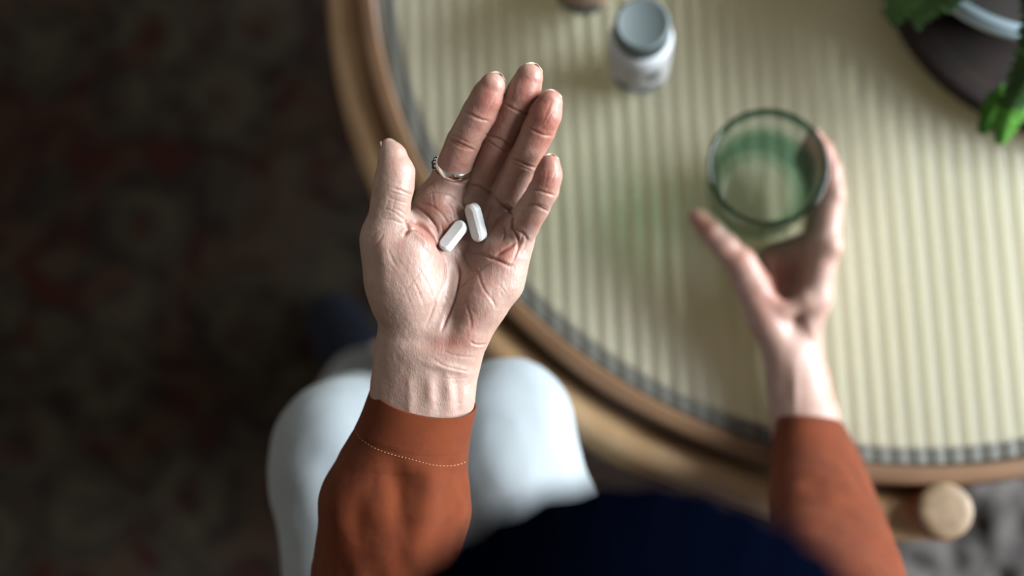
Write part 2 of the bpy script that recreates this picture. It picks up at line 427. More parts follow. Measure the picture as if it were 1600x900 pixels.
def rug_material():
    m, N, L, b = new_mat('persian_rug_wool', (.1, .05, .04), .95)
    b.inputs['Specular IOR Level'].default_value = .1
    tc = N.new('ShaderNodeTexCoord')
    v1 = N.new('ShaderNodeTexVoronoi'); v1.inputs['Scale'].default_value = 9; v1.inputs['Randomness'].default_value = .75
    n1 = N.new('ShaderNodeTexNoise'); n1.inputs['Scale'].default_value = 13; n1.inputs['Detail'].default_value = 4; n1.inputs['Distortion'].default_value = 1.5
    w1 = N.new('ShaderNodeTexNoise'); w1.inputs['Scale'].default_value = 4; w1.inputs['Detail'].default_value = 3
    for n in (v1, n1, w1): L.new(tc.outputs['Object'], n.inputs['Vector'])
    r1 = ramp(N, [(0, (0.0252, 0.0059, 0.0042)), (.36, (0.0357, 0.0084, 0.0059)), (.42, (0.0084, 0.0076, 0.0076)), (.5, (0.0357, 0.0315, 0.0218)), (.58, (0.0462, 0.0378, 0.0269)), (.64, (0.0126, 0.0092, 0.0076)), (.8, (0.0357, 0.0134, 0.0084))])
    L.new(n1.outputs[0], r1.inputs[0])
    r2 = ramp(N, [(0, (0.0189, 0.0050, 0.0042)), (.3, (0.0399, 0.0336, 0.0244)), (.45, (0.0126, 0.0118, 0.0109)), (.7, (0.0294, 0.0076, 0.0055)), (1, (0.0420, 0.0357, 0.0252))])
    L.new(v1.outputs['Distance'], r2.inputs[0])
    mx = N.new('ShaderNodeMix'); mx.data_type = 'RGBA'; L.new(w1.outputs[0], mx.inputs[0]); L.new(r1.outputs[0], mx.inputs[6]); L.new(r2.outputs[0], mx.inputs[7])
    L.new(mx.outputs[2], b.inputs['Base Color'])
    nz = N.new('ShaderNodeTexNoise'); nz.inputs['Scale'].default_value = 300; L.new(tc.outputs['Object'], nz.inputs['Vector'])
    bp = N.new('ShaderNodeBump'); bp.inputs['Strength'].default_value = .6; bp.inputs['Distance'].default_value = .003
    L.new(nz.outputs[0], bp.inputs['Height']); L.new(bp.outputs[0], b.inputs['Normal'])
    return m
RUG = rug_material()
FLOORM = wood_material('floor_boards', (.05, .03, .02), (.08, .05, .03), (.11, .07, .04), (3, 30, 3), .5)

# ------------------------------------------------------------------ floor and rug
def box_bm(lo, hi, bev=0, seg=2):
    bm = bmesh.new(); bmesh.ops.create_cube(bm, size=1)
    for v in bm.verts: v.co = Vector([(lo[i] + hi[i]) / 2 + v.co[i] * (hi[i] - lo[i]) for i in range(3)])
    if bev: bmesh.ops.bevel(bm, geom=bm.edges[:], offset=bev, segments=seg, affect='EDGES', profile=.6)
    return bm
tag(bm_obj('floor', box_bm((-3, -3, -.08), (3.9, 3.1, -.012)), FLOORM, origin=(0, 0, -.012)), kind='structure')
WALL, *_ = new_mat('wall_plaster', (.30, .27, .23), .9)
tag(bm_obj('wall_left', box_bm((-3, -3, -.012), (-2.9, 3, 3.3)), WALL, origin=(-3, 0, 0)), kind='structure')
tag(bm_obj('wall_back', box_bm((-2.9, 3.0, -.012), (3.75, 3.1, 3.3)), WALL, origin=(0, 3, 0)), kind='structure')
bm = bmesh.new()
for lo, hi in (((3.75, -3, -.012), (3.85, -1.35, 3.3)), ((3.75, 2.25, -.012), (3.85, 3, 3.3)), ((3.75, -1.35, -.012), (3.85, 2.25, 1.1)), ((3.75, -1.35, 3.25), (3.85, 2.25, 3.3))):
    t_ = box_bm(lo, hi); me = bpy.data.meshes.new('t'); t_.to_mesh(me); t_.free(); bm.from_mesh(me); bpy.data.meshes.remove(me)
tag(bm_obj('wall_right', bm, WALL, origin=(3.8, 0, 0)), kind='structure')
bm = bmesh.new()
for lo, hi in (((3.77, -1.35, 1.1), (3.83, -1.29, 3.25)), ((3.77, 2.19, 1.1), (3.83, 2.25, 3.25)), ((3.77, 0.42, 1.1), (3.83, 0.48, 3.25)), ((3.77, -1.35, 1.1), (3.83, 2.25, 1.16)), ((3.77, -1.35, 3.19), (3.83, 2.25, 3.25))):
    t_ = box_bm(lo, hi); me = bpy.data.meshes.new('t'); t_.to_mesh(me); t_.free(); bm.from_mesh(me); bpy.data.meshes.remove(me)
tag(bm_obj('window_1', bm, WALL, origin=(3.8, 1.1, 1.1)), kind='structure')
rug = bm_obj('patterned_rug', box_bm((-1.6, -1.2, -.012), (1.5, 1.6, 0), .004), RUG, origin=(0, 0, -.012))
tag(rug, 'dark red and brown patterned wool rug under the round table and feet', 'rug')

# seat the person sits on (behind the lens, below the frame)
seat = empty('cushioned_bench', (0, -.42, 0)); tag(seat, 'dark cushioned bench that the person sits on behind the round table', 'bench')
bm_obj('cushion', box_bm((-.42, -.72, .26), (.42, -.17, .378), .04, 4), BINDER, seat)
bm_obj('base', box_bm((-.38, -.70, .06), (.38, -.22, .265), .01), WOOD, seat)
for sx in (-.33, .33):
    for sy in (-.66, -.26):
        bm_obj('leg', tube([(sx, sy, 0.0), (sx, sy, .065)], [.018, .022], 14), WOOD, seat)

# ------------------------------------------------------------------ table
TC = Vector((.240, .475, 0)); ZT = .452
table = empty('round_coffee_table', TC); tag(table, 'round wooden coffee table with ribbed glass over pale woven top', 'table')
TCx, TCy = TC.x, TC.y
def disc_prof(r, z0, z1, b=.002): return [(0, z0), (r - b, z0), (r, z0 + b), (r, z1 - b), (r - b, z1), (0, z1)]
bm_obj('woven_top', lathe(disc_prof(.4015, .414, .428), 160, (TCx + .0027, TCy + .0054, 0)), CANE, table)
bm_obj('lower_tray', lathe(disc_prof(.4095, .398, .405), 128, (TCx, TCy, 0)), DARKW, table)
# solid wooden hoop that holds the glass
prof = [(.4100, .392), (.4100, .446), (.4108, .4505), (.4130, .4525), (.4200, .4525), (.4235, .4505), (.4247, .445), (.4247, .400), (.4235, .393), (.418, .391)]
bm_obj('hoop', lathe(prof, 192, (TCx, TCy, 0), closed=True), HOOPW, table)
# reeded glass: real flutes
def reeded(R, pitch, amp, z, rot):
    per = 8; n = int(R * 2 / pitch) * per; xs = np.linspace(-R * .9995, R * .9995, n + 1)
    rows = 24; V = []; Fc = []
    for x in xs:
        ph = (x / pitch) % 1.0; zz = z + amp * (math.cos((ph - .5) * PI * 1.0) - .6) if True else 0
        yy = math.sqrt(max(R * R - x * x, 1e-8))
        for j in range(rows + 1): V.append((x, -yy + 2 * yy * j / rows, zz))
    for i in range(n):
        for j in range(rows):
            a = i * (rows + 1) + j; Fc.append((a, a + rows + 1, a + rows + 2, a + 1))
    V = np.array(V); c, s = math.cos(rot), math.sin(rot)
    V = np.c_[V[:, 0] * c - V[:, 1] * s + TCx, V[:, 0] * s + V[:, 1] * c + TCy, V[:, 2]]
    return V, np.array(Fc)
V, Q = reeded(.4090, .013, .0014, .4485, math.radians(2.0))
mesh_obj('ribbed_glass', V, Q, REEDED, table)

# bent pole that hugs the hoop from below and ends in a capped stub on the right
def ring_pt(r, deg, z): return np.array([TCx + r * math.cos(math.radians(deg)), TCy + r * math.sin(math.radians(deg)), z])
endc = at(1478, 798, .455)
pa = [(-88.5, .444, .419), (-96, .4455, .419), (-105, .4460, .419), (-120, .4460, .419), (-135, .443, .419), (-150, .439, .419), (-165, .436, .419), (-180, .434, .419), (-195, .438, .419), (-215, .444, .419), (-245, .446, .419), (-271, .446, .419)]
sm = catmull([ring_pt(r, a, z) for a, r, z in pa], 9)
bm_obj('curved_rail', tube(sm, [.0192] * len(sm), 28), POLE, table)
cap_prof = [(0, -.02), (.0185, -.02), (.0205, -.014), (.0205, -.006), (.0196, -.0022), (.0172, -.0004), (.0120, 0), (0, 0)]
def post(deg, base):
    lg = bm_obj('leg', tube([(base[0], base[1], 0), (base[0], base[1], .2), (base[0], base[1], .436)], [.0165, .019, .0198], 28), POLE, table)
    c = bm_obj('end_cap', lathe(cap_prof, 48, (base[0], base[1], .456)), ENDG, lg); c['label'] = 'rounded pale end cap of the leg'
    bm_obj('joint_ring', lathe([(.0199, .4365), (.0212, .4375), (.0212, .4415), (.0199, .4425)], 48, (base[0], base[1], 0), closed=True), RUSTW, lg)
post(-89, endc)
post(-183, ring_pt(.437, -183, 0)); post(-272, ring_pt(.446, -272, 0)); post(0, ring_pt(.444, 0, 0))

# added mottled patch; its paler wool stands in for window light on the rug
n = 90; sc_ = at(1640, 870, .03); V = []; Fc = []
for j in range(n + 1):
    for i in range(n + 1):
        u, v = i / n * 2 - 1, j / n * 2 - 1; rr_ = math.hypot(u, v); V.append((sc_[0] + u * .26, sc_[1] + v * .19, max(0, 1 - rr_ ** 6)))
V = np.array(V); k = V[:, 2] > 0
hgt = .016 * V[:, 2] + V[:, 2] * (.008 * vnoise(V * [1, 1, 0], 45, 51) + .005 * vnoise(V * [1, 1, 0], 110, 52))
hgt = hgt * np.clip((np.hypot(V[:, 0] - endc[0], V[:, 1] - endc[1]) - .020) / .02, 0, 1)
V[:, 2] = np.maximum(hgt, .001); idn = lambda i, j: j * (n + 1) + i
Fc = [(idn(i, j), idn(i + 1, j), idn(i + 1, j + 1), idn(i, j + 1)) for j in range(n) for i in range(n) if k[idn(i, j)] and k[idn(i + 1, j + 1)] and k[idn(i + 1, j)] and k[idn(i, j + 1)]]
WOOL, *_ = new_mat('lit_rug_wool', (.2, .18, .17), .95)
add_noise_colour(WOOL, (.010, .008, .007), (.062, .055, .052), 38, 5, lo=.38, hi=.62)
tag(mesh_obj('lit_rug_patch', V, Fc, WOOL, origin=(sc_[0], sc_[1], 0)), 'mottled grey brown patch added for the lit rug beside the round table leg', 'lit_rug_patch')

# ------------------------------------------------------------------ drinking glass
gb = at(1178, 310, ZT); gx, gy = gb[0], gb[1]; GH = .090
def flute(r, z, a):
    if .010 < z < .056 and r > .0295:
        f = min(1, (z - .010) / .006, (.056 - z) / .006); return r + f * .0012 * math.cos(a * 36)
    return r
def Ro(z): return .0325 + (.0423 - .0325) * (z / GH) ** .85
outer = [(0, 0.0002), (.024, 0), (.0300, .0008), (.0322, .0035)] + [(Ro(z), z) for z in np.linspace(.008, GH - .0015, 22)]
rim = [(Ro(GH) - .0007, GH), (Ro(GH) - .0020, GH + .0004), (Ro(GH) - .0034, GH - .0004)]
inner = [(Ro(z) - .0040 - max(0, (.02 - z)) * .16, z) for z in np.linspace(GH - .004, .0135, 18)] + [(.0255, .0098), (.022, .0088), (0, .0084)]
tumb = bm_obj('drinking_glass', lathe(outer + rim + inner, 216, (gx, gy, ZT), flute=flute), TUMBLER, origin=(gx, gy, ZT), sharp=60)
tag(tumb, 'green tinted tumbler with ribbed lower wall held on the ribbed table top', 'glass')

# ------------------------------------------------------------------ pill bottles
def pill_bottle(c, rb, h, rc, hc, capmat, bodymat, label, lab_mat, print_mat, a0):
    e = empty('pill_bottle', (c[0], c[1], ZT)); tag(e, label, 'bottle')
    hb = h - hc
    body = bm_obj('body', lathe([(0, 0), (rb - .003, 0), (rb - .0006, .001), (rb, .004), (rb, hb - .010), (rb - .0012, hb - .005), (rc - .002, hb - .001), (rc - .003, hb + .002), (0, hb + .002)], 72, (c[0], c[1], ZT)), bodymat, e)
    def ridge(r, z, a): return r + (.00035 * math.cos(a * 60) if r > rc - .0003 and z < h - .0025 else 0)
    cp = bm_obj('cap', lathe([(0, hb), (rc, hb), (rc, h - .004), (rc, h - .0028), (rc - .0008, h - .0008), (rc - .0022, h), (rc - .004, h - .0003), (rc - .005, h - .0009), (0, h - .0009)], 240, (c[0], c[1], ZT), flute=ridge), capmat, e)
    cp['label'] = 'flat round grey cap'
    # paper label, wrapped most of the way round
    bm = bmesh.new(); n = 80; z0, z1 = .008, hb - .014; arc = 2 * PI * .93
    A = [[bm.verts.new((c[0] + (rb + .0004) * math.cos(a0 + arc * i / n), c[1] + (rb + .0004) * math.sin(a0 + arc * i / n), ZT + z)) for i in range(n + 1)] for z in (z0, z1)]
    for i in range(n): bm.faces.new((A[0][i], A[0][i + 1], A[1][i + 1], A[1][i]))
    lb = bm_obj('label', bm, lab_mat, e)
    # dark print blocks seen too soft to read
    for (t0, t1, za, zb) in print_mat:
        bm = bmesh.new(); m = 10
        A = [[bm.verts.new((c[0] + (rb + .0008) * math.cos(t0 + (t1 - t0) * i / m), c[1] + (rb + .0008) * math.sin(t0 + (t1 - t0) * i / m), ZT + z)) for i in range(m + 1)] for z in (za, zb)]
        for i in range(m): bm.faces.new((A[0][i], A[0][i + 1], A[1][i + 1], A[1][i]))
        bm_obj('printed_mark', bm, PRINT, lb)
    return e
b1 = at(998, 106, ZT)
pill_bottle((b1[0], b1[1]), .0232, .094, .0200, .020, CAPM, BOTTLE, 'white pill bottle with grey cap, whole one nearest the drinking glass', LABEL_W,
            [(math.radians(-78), math.radians(-52), .034, .048), (math.radians(-88), math.radians(-45), .0085, .019), (math.radians(-140), math.radians(-112), .0085, .022)], math.radians(70))
b2 = at(912, -18, ZT)
pill_bottle((b2[0], b2[1]), .0232, .070, .0195, .018, CAPM, GREYBASE, 'shorter pill bottle with brownish label, partly cut off by the top edge', LABEL_B,
            [(math.radians(-150), math.radians(-60), .009, .022)], math.radians(70))

# ------------------------------------------------------------------ fern in a dark planter
pc = (.370, .453)
fern = empty('potted_fern', (pc[0], pc[1], ZT)); tag(fern, 'green fern in a pale pot on a dark round tray on the table', 'plant')
R0 = .148
bm_obj('round_tray', lathe([(0, 0), (R0 - .004, 0), (R0, .003), (R0 + .0015, .010), (R0 + .001, .016), (R0 - .002, .019), (R0 - .014, .020), (R0 - .018, .0185), (R0 - .021, .014), (R0 - .024, .007), (0, .006)], 120, (pc[0], pc[1], ZT)), PLANT_POT, fern)
pot = bm_obj('pot', lathe([(0, .0062), (.060, .0062), (.066, .012), (.100, .082), (.106, .088), (.106, .093), (.101, .095), (.095, .092), (.092, .086), (.088, .072), (0, .072)], 96, (pc[0] - .048, pc[1] + .003, ZT)), GREYPOT, fern)
pot['label'] = 'pale blue-grey glazed pot'
bm_obj('soil', lathe([(0, .080), (.04, .082), (.0895, .078), (.086, .07), (0, .07)], 48, (pc[0] - .048, pc[1] + .003, ZT)), SOIL, fern)
LEAF, *_ = new_mat('fern_leaf', (.07, .20, .03), .8, Subsurface_Weight=.1, Subsurface_Scale=.003)
add_noise_colour(LEAF, (.010, .045, .008), (.035, .12, .018), 30, 3)
LEAF2, *_ = new_mat('fern_leaf_young', (.16, .42, .06), .85, Specular_IOR_Level=.1)
add_noise_colour(LEAF2, (.035, .115, .014), (.06, .17, .024), 30, 3)
def frond(path, width, mat, seed):
    rr = random.Random(seed); P = [Vector(p) for p in catmull(path, 14)]; n = len(P)
    bm = tube(P, [.0013 * (1 - .7 * i / n) for i in range(n)], 6)
    for i in range(3, n):
        t = (P[min(i + 1, n - 1)] - P[i - 1]).normalized(); side = t.cross(Vector((0, 0, 1))).normalized(); upv = side.cross(t)
        f = i / n; L = width * min(1, f * 5) * (1 - .72 * max(0, f - .45) / .55) * (1 + .12 * rr.uniform(-1, 1))
        for s in (-1, 1):
            d = (side * s + t * (.35 + .1 * rr.random()) - upv * (.1 + .25 * rr.random())).normalized()
            w = (P[min(i + 1, n - 1)] - P[i - 1]).length * .42
            o = P[i]; pts = []
            prof = [(0, .55), (.25, 1), (.5, .85), (.75, .62), (1, .08)]
            for u, ww in prof:
                c = o + d * L * u - upv * L * .18 * u * u
                pts.append((c - t * w * ww + upv * .0006, c + upv * .0014, c + t * w * ww + upv * .0006))
            vs = [[bm.verts.new(q) for q in row] for row in pts]
            for A, B in zip(vs, vs[1:]):
                bm.faces.new((A[0], A[1], B[1], B[0])); bm.faces.new((A[1], A[2], B[2], B[1]))
    return bm_obj('frond', bm, mat, fern, sharp=60)
root = np.array([pc[0] - .030, pc[1] + .010, ZT + .084])
def fr(tip_px, tip_z, width, mat, seed, lift=.07):
    tip = at(*tip_px, tip_z); mid = root * .5 + tip * .5 + np.array([0, 0, lift]); m2 = root * .22 + tip * .78 + np.array([0, 0, lift * .75])
    return frond([root, root * .82 + tip * .18 + np.array([0, 0, lift * .7]), mid, m2, tip], width, mat, seed)
fr((1388, 26), .53, .034, LEAF, 1); fr((1425, 30), .55, .034, LEAF, 14); fr((1470, 5), .57, .034, LEAF, 3, .06); fr((1400, -30), .55, .034, LEAF, 4)
fr((1566, 200), .505, .030, LEAF, 2, .085)
for (xa, ya), (xb, yb), w_, sd_ in (((1588, 130), (1563, 224), .0115, 21), ((1566, 130), (1534, 208), .0095, 22), ((1600, 140), (1590, 190), .010, 23)):
    A_, B_ = at(xa, ya, .53), at(xb, yb, .505); frond([A_, A_ * .6 + B_ * .4 + np.array([0, 0, .006]), A_ * .2 + B_ * .8 + np.array([0, 0, .004]), B_], w_, LEAF2, sd_); fr((1583, 165), .53, .030, LEAF, 5, .07); fr((1640, 150), .54, .030, LEAF, 6, .06);
fr((1480, -130), .55, .030, LEAF, 8); fr((1580, -170), .56, .030, LEAF, 9); 
fr((1612, 90), .56, .034, LEAF, 13, .04)
# ------------------------------------------------------------------ person
PO = np.array([0, -.25, .41])
person = empty('person', PO)
tag(person, 'person in rust long sleeves and white trousers holding two tablets and a glass', 'person')

def creases_to(V, N, px, py, lines, acc):
    "each line: (points px, width px, depth mm); grooves fade at both ends"
    for pts, wd, dep in lines:
        C = np.array(catmull(pts, 6)); n = len(C)
        lo, hi = C.min(0) - wd * 4, C.max(0) + wd * 4
        m = np.nonzero((px > lo[0]) & (px < hi[0]) & (py > lo[1]) & (py < hi[1]) & (N[:, 2] > .05))[0]
        if not len(m): continue
        q = np.stack([px[m], py[m]], 1); best = np.full(len(m), 1e9); tt = np.zeros(len(m))
        for i in range(n - 1):
            a, b = C[i], C[i + 1]; d = b - a; L = max(d @ d, 1e-9)
            t = np.clip(((q - a) @ d) / L, 0, 1); r = np.hypot(*(q - a - t[:, None] * d).T)
            k = r < best; best[k] = r[k]; tt[k] = (i + t[k]) / (n - 1)
        fade = np.minimum(1, np.minimum(tt, 1 - tt) * 5 + .08)
        g = .76 * np.exp(-(best / (wd * .9)) ** 2) - .10 * np.exp(-((best - 2.6 * wd) / (1.6 * wd)) ** 2)
        acc[m] += -dep * g * fade

def blobs_to(N, px, py, items, acc, front=True):
    for cx, cy, rx, ry, ang, hgt in items:
        c, s = math.cos(math.radians(ang)), math.sin(math.radians(ang)); dx, dy = px - cx, py - cy
        u, v = (dx * c + dy * s) / rx, (-dx * s + dy * c) / ry
        g = hgt * np.exp(-(u * u + v * v))
        acc += g * (np.clip(N[:, 2] * 2, 0, 1) if front else 1)

# ---- open palm (the left hand), millimetres in the lens frame
D1 = 790.0
q = lambda px, py, w: mm(px, py, w, D1)
def hand_left():
    fl = Field(mm(545, 790, -75, D1) - 3, mm(895, 85, 60, D1) + 3, .62)
    palm, fing = fl.F, [np.full(fl.n, 1e3, np.float32) for _ in range(5)]
    FL = (1, 1, 1.18)
    # palm bones
    fl.chain([q(641, 545, -9), q(668, 430, -8), q(681, 316, -3)], [14, 13, 11.8], 9, FL)
    fl.chain([q(668, 548, -9), q(708, 430, -11), q(736, 318, -7)], [14, 12, 10.5], 9, FL)
    fl.chain([q(690, 545, -9), q(740, 430, -11), q(778, 334, -6)], [14, 12, 10.5], 9, FL)
    fl.chain([q(706, 540, -8), q(767, 430, -8), q(803, 372, -1)], [14, 12.5, 10.3], 9, FL)
    # thenar and hypothenar pads
    fl.chain([q(634, 515, -5), q(634, 455, 1), q(629, 400, 4)], [13.5, 19.5, 20.5], 9, (1, 1, 1.32))
    fl.chain([q(722, 515, -6), q(750, 462, -2), q(772, 420, 1)], [15.5, 15.2, 13.2], 9, (1, 1, 1.25))
    fl.cone(q(800, 400, 1), q(786, 440, 0), 10, 12, 6, (1, 1, 1.2))
    # pads under the finger roots
    fl.cone(q(683, 322, 2), q(700, 338, 0), 9, 8, 6, (1, 1, 1.3))
    fl.cone(q(742, 330, -4), q(752, 345, -4), 8, 7.5, 6, (1, 1, 1.3))
    fl.cone(q(790, 375, 2), q(777, 392, 1), 8.5, 8, 6, (1, 1, 1.25))
    # wrist and forearm
    fl.chain([q(664, 545, -12), q(661, 600, -15), q(656, 665, -19), q(642, 800, -27)], [25, 24.8, 24.6, 28], 12, (1, 1, 1.45))
    fl.chain([q(712, 560, -12), q(699, 620, -14), q(686, 690, -17)], [13, 12.2, 12.5], 8, (1, 1, 1.1))
    fl.chain([q(625, 560, -12), q(620, 610, -15), q(620, 690, -19)], [12.5, 11.6, 12], 8, (1, 1, 1.1))
    # fingers
    FF = (1, 1, 1.08)
    idx = ([q(683, 318, -3), q(706, 268, 4), q(724, 222, 13), q(749, 176, 21), q(761, 150, 25), q(769, 134, 27)], [10.6, 9.8, 9.1, 9.0, 8.1, 7.0])
    mid = ([q(737, 322, -8), q(757, 276, 0), q(781, 219, 11), q(806, 168, 19), q(820, 140, 23), q(827, 121, 25)], [10.2, 9.5, 8.9, 8.8, 8.5, 7.4])
    rin = ([q(779, 338, -6), q(795, 302, 2), q(819, 252, 15), q(842, 203, 24), q(853, 177, 28), q(859, 161, 29)], [10, 9.3, 8.7, 8.6, 8.2, 7.0])
    lit = ([q(803, 374, -1), q(817, 350, 8), q(835, 322, 20), q(850, 296, 28), q(857, 272, 32), q(859, 259, 33)], [9.8, 9.2, 8.2, 7.7, 7.0, 5.8])
    thu = ([q(620, 425, 3), q(604, 372, 7), q(610, 320, 13), q(615, 292, 16), q(618, 270, 17), q(613, 242, 16), q(607, 226, 15)], [17, 14.0, 10.3, 10.4, 10.0, 7.0, 3.6])
    for G, (P, R_) in zip(fing, (idx, mid, rin, lit)): fl.chain(P, R_, 2.2, FF, dst=G)
    fl.chain(*thu, 3.5, (1, 1, 1.1), dst=fing[4])
    # finger flesh between joints
    for G, (P, R_) in zip(fing, (idx, mid, rin, lit)):
        for a, b, r in ((1, 2, R_[1] * .80), (2, 3, R_[2] * .82)):
            m = (P[a] + P[b]) / 2 + np.array([0, 0, 1.6]); dd = (P[b] - P[a]) * .16
            fl.cone(m - dd, m + dd, r, r, 3, FF, dst=G)
        tip = (P[3] * .35 + P[4] * .65) + np.array([0, 0, .5]); fl.cone(tip, tip + .01, R_[4] * .92, R_[4] * .92, 3, FF, dst=G)
    web = smin(smin(fing[0], fing[1], .7), smin(fing[2], fing[3], .7), .7)
    Fv = smin(palm, web, 5.0); Fv = smin(Fv, fing[4], 7.0)
    # thumb web towards the index root
    fl.F = Fv
    fl.cone(q(628, 362, 0), q(662, 372, -4), 8, 7, 8, FL); fl.cone(q(655, 352, -3), q(668, 335, -3), 7, 7, 7, FL)
    V, Q = fl.mesh(); V = smooth_verts(V, Q, 3, .5)
    N = normals(V, Q)
    dep = -V[:, 2]; px = V[:, 0] / dep * F + 800; py = 450 - V[:, 1] / dep * F
    acc = np.zeros(len(V))
    # broad relief
    blobs_to(N, px, py, [
        (732, 395, 28, 34, 0, -4.2), (716, 445, 16, 40, 12, -2.8), (706, 500, 12, 40, 12, -1.6), (748, 352, 16, 12, 0, 1.2),
        (684, 318, 20, 15, -25, 1.6), (690, 350, 15, 9, 40, .9), (665, 352, 17, 7, 38, 1.2), (652, 366, 17, 7, 40, 1.4), (668, 384, 16, 6, 50, 1.0),
        (655, 430, 28, 48, -8, 1.2), (648, 385, 22, 18, 0, .8), (793, 400, 16, 20, 25, 1.6), (765, 378, 14, 17, 25, 1.3), (770, 345, 8, 16, 10, .9),
        (762, 470, 26, 34, 25, 1.2), (735, 520, 18, 22, 10, .9), (668, 535, 34, 12, 5, -1.2), (700, 575, 34, 7, 12, .9),
        (672, 612, 7, 26, -3, .7), (701, 606, 7, 26, -3, .7), (686, 622, 7, 34, -3, -.4), (716, 622, 6, 34, -3, -.5), (655, 622, 9, 40, -3, -.3), (640, 630, 6, 40, 0, .4),
        (636, 480, 18, 40, -15, .6), (601, 395, 12, 28, 0, .8), (586, 420, 8, 40, -8, -.5), (603, 337, 13, 16, 0, -.5),
        (733, 240, 18, 10, 25, -.3), (810, 250, 0.1, .1, 0, 0)], acc)
    cr = []
    A = lambda pts, w=1.7, d=.8: cr.append((pts, w, d))
    # finger joint creases
    A([(722, 171), (735, 178), (751, 186), (768, 190)], 1.6, .75); A([(724, 176), (742, 184), (760, 190)], 1.3, .35)
    A([(699, 213), (714, 222), (730, 230), (744, 236)], 1.8, .9); A([(702, 219), (716, 228), (736, 236)], 1.4, .6); A([(703, 207), (720, 217), (738, 226)], 1.3, .4)
    A([(707, 200), (716, 204), (724, 208)], 1.2, .3); A([(678, 262), (695, 277), (712, 285), (730, 288)], 2, .8)
    A([(786, 160), (800, 169), (818, 177), (834, 179)], 1.7, .7)
    A([(755, 209), (772, 214), (790, 222), (803, 230)], 1.8, .7); A([(757, 216), (773, 228), (786, 235), (800, 235)], 1.5, .6)
    A([(730, 288), (748, 291), (762, 298), (772, 307)], 2.1, 1.0)
    A([(823, 198), (836, 205), (850, 211), (866, 212)], 1.7, .7)
    A([(795, 246), (812, 252), (826, 260), (840, 262)], 1.8, .8); A([(798, 253), (814, 260), (832, 268)], 1.4, .5)
    A([(768, 305), (777, 312), (788, 322), (797, 330), (802, 345)], 2.3, 1.3)
    A([(829, 297), (842, 298), (855, 302), (868, 306)], 1.6, .8); A([(816, 322), (836, 321), (850, 327), (858, 331)], 1.8, .9); A([(825, 318), (845, 320), (860, 327)], 1.2, .4)
    A([(801, 350), (808, 360), (818, 366), (826, 378)], 2.0, 1.0); A([(801, 338), (800, 350), (801, 361)], 2.2, 1.4)
    # tip wrinkles
    for p in ([(843, 148), (832, 158), (822, 168)], [(846, 152), (836, 164)], [(806, 128), (802, 146), (798, 160)], [(862, 158), (854, 176), (850, 190)], [(868, 170), (858, 184), (852, 196)],
              [(745, 136), (740, 150), (736, 165)], [(775, 152), (768, 164), (760, 176)], [(858, 262), (854, 280), (852, 292)], [(868, 268), (862, 286)]): A(p, 1.1, .28)
    # thumb
    A([(612, 294), (624, 297), (636, 302), (645, 304)], 1.7, .8); A([(607, 299), (622, 303), (640, 308)], 1.3, .4); A([(606, 308), (622, 314), (638, 318)], 1.1, .35)
    A([(600, 326), (616, 332), (634, 346)], 1.2, .4); A([(612, 324), (626, 330), (636, 338)], 1.1, .35); A([(588, 292), (587, 305), (584, 312)], 1.5, .6)
    A([(596, 345), (610, 343), (624, 348), (634, 352)], 1.4, .5); A([(608, 310), (602, 330)], 1.1, .25); A([(618, 308), (612, 332)], 1.1, .25)
    # web folds
    A([(633, 343), (636, 351), (637, 360), (630, 372)], 2.4, 1.4); A([(634, 347), (645, 346), (661, 356), (674, 369), (684, 384), (692, 398)], 2.3, 1.7)
    A([(642, 320), (652, 323), (663, 331), (675, 345), (683, 360), (687, 378)], 2.1, 1.2)
    A([(628, 368), (642, 360), (652, 364), (661, 373)], 1.9, .9); A([(660, 366), (664, 376), (666, 388)], 1.4, .5)
    A([(645, 310), (656, 300), (668, 290), (680, 284)], 1.8, .7); A([(660, 320), (675, 322), (690, 334), (700, 350)], 1.6, .5); A([(676, 300), (677, 312), (680, 328)], 1.2, .35)
    A([(660, 306), (680, 302), (702, 306), (716, 316)], 1.5, .5); A([(716, 312), (724, 322), (728, 336)], 1.6, .7); A([(700, 318), (708, 330), (710, 345)], 1.4, .45)
    A([(726, 300), (722, 312), (727, 326)], 1.8, .7); A([(700, 350), (708, 362), (716, 378)], 1.6, .6); A([(688, 345), (694, 365), (706, 380)], 1.5, .5)
    # life line beside the thenar
    A([(692, 396), (697, 412), (697, 428), (692, 447), (683, 468), (675, 488), (664, 512)], 1.9, 1.0)
    A([(708, 398), (713, 415), (712, 438), (707, 470), (696, 500), (688, 522)], 2.3, 1.4)
    A([(686, 440), (683, 462), (672, 486)], 1.3, .4)
    # head and heart lines
    A([(713, 378), (722, 396), (732, 417), (745, 425), (755, 450), (768, 468), (780, 485)], 1.7, .5)
    A([(724, 390), (747, 391), (764, 401), (778, 407), (792, 414), (802, 416)], 2.0, 1.1); A([(778, 407), (762, 412), (747, 423), (724, 441), (709, 455)], 1.7, .5)
    A([(774, 401), (786, 393), (797, 386), (808, 378)], 2.6, 1.2); A([(786, 350), (790, 365), (784, 378)], 1.7, .7)
    A([(800, 357), (806, 366), (810, 378), (806, 392)], 2.1, 1.2); A([(817, 362), (814, 378), (806, 396), (800, 410)], 1.6, .7); A([(824, 368), (820, 386), (812, 404)], 1.4, .4)
    A([(724, 461), (730, 480), (736, 500), (735, 516)], 1.8, .4); A([(740, 395), (736, 412), (745, 424)], 1.5, .5); A([(714, 420), (712, 440), (708, 458)], 1.3, .4)
    A([(757, 345), (752, 362), (748, 378)], 1.8, .8); A([(770, 318), (764, 334), (758, 346)], 1.7, .7); A([(783, 340), (770, 360), (758, 372)], 1.4, .45)
    A([(753, 402), (750, 412), (747, 422)], 1.3, .4); A([(775, 440), (784, 450), (792, 460)], 1.2, .3); A([(766, 455), (770, 470), (774, 484)], 1.2, .3)
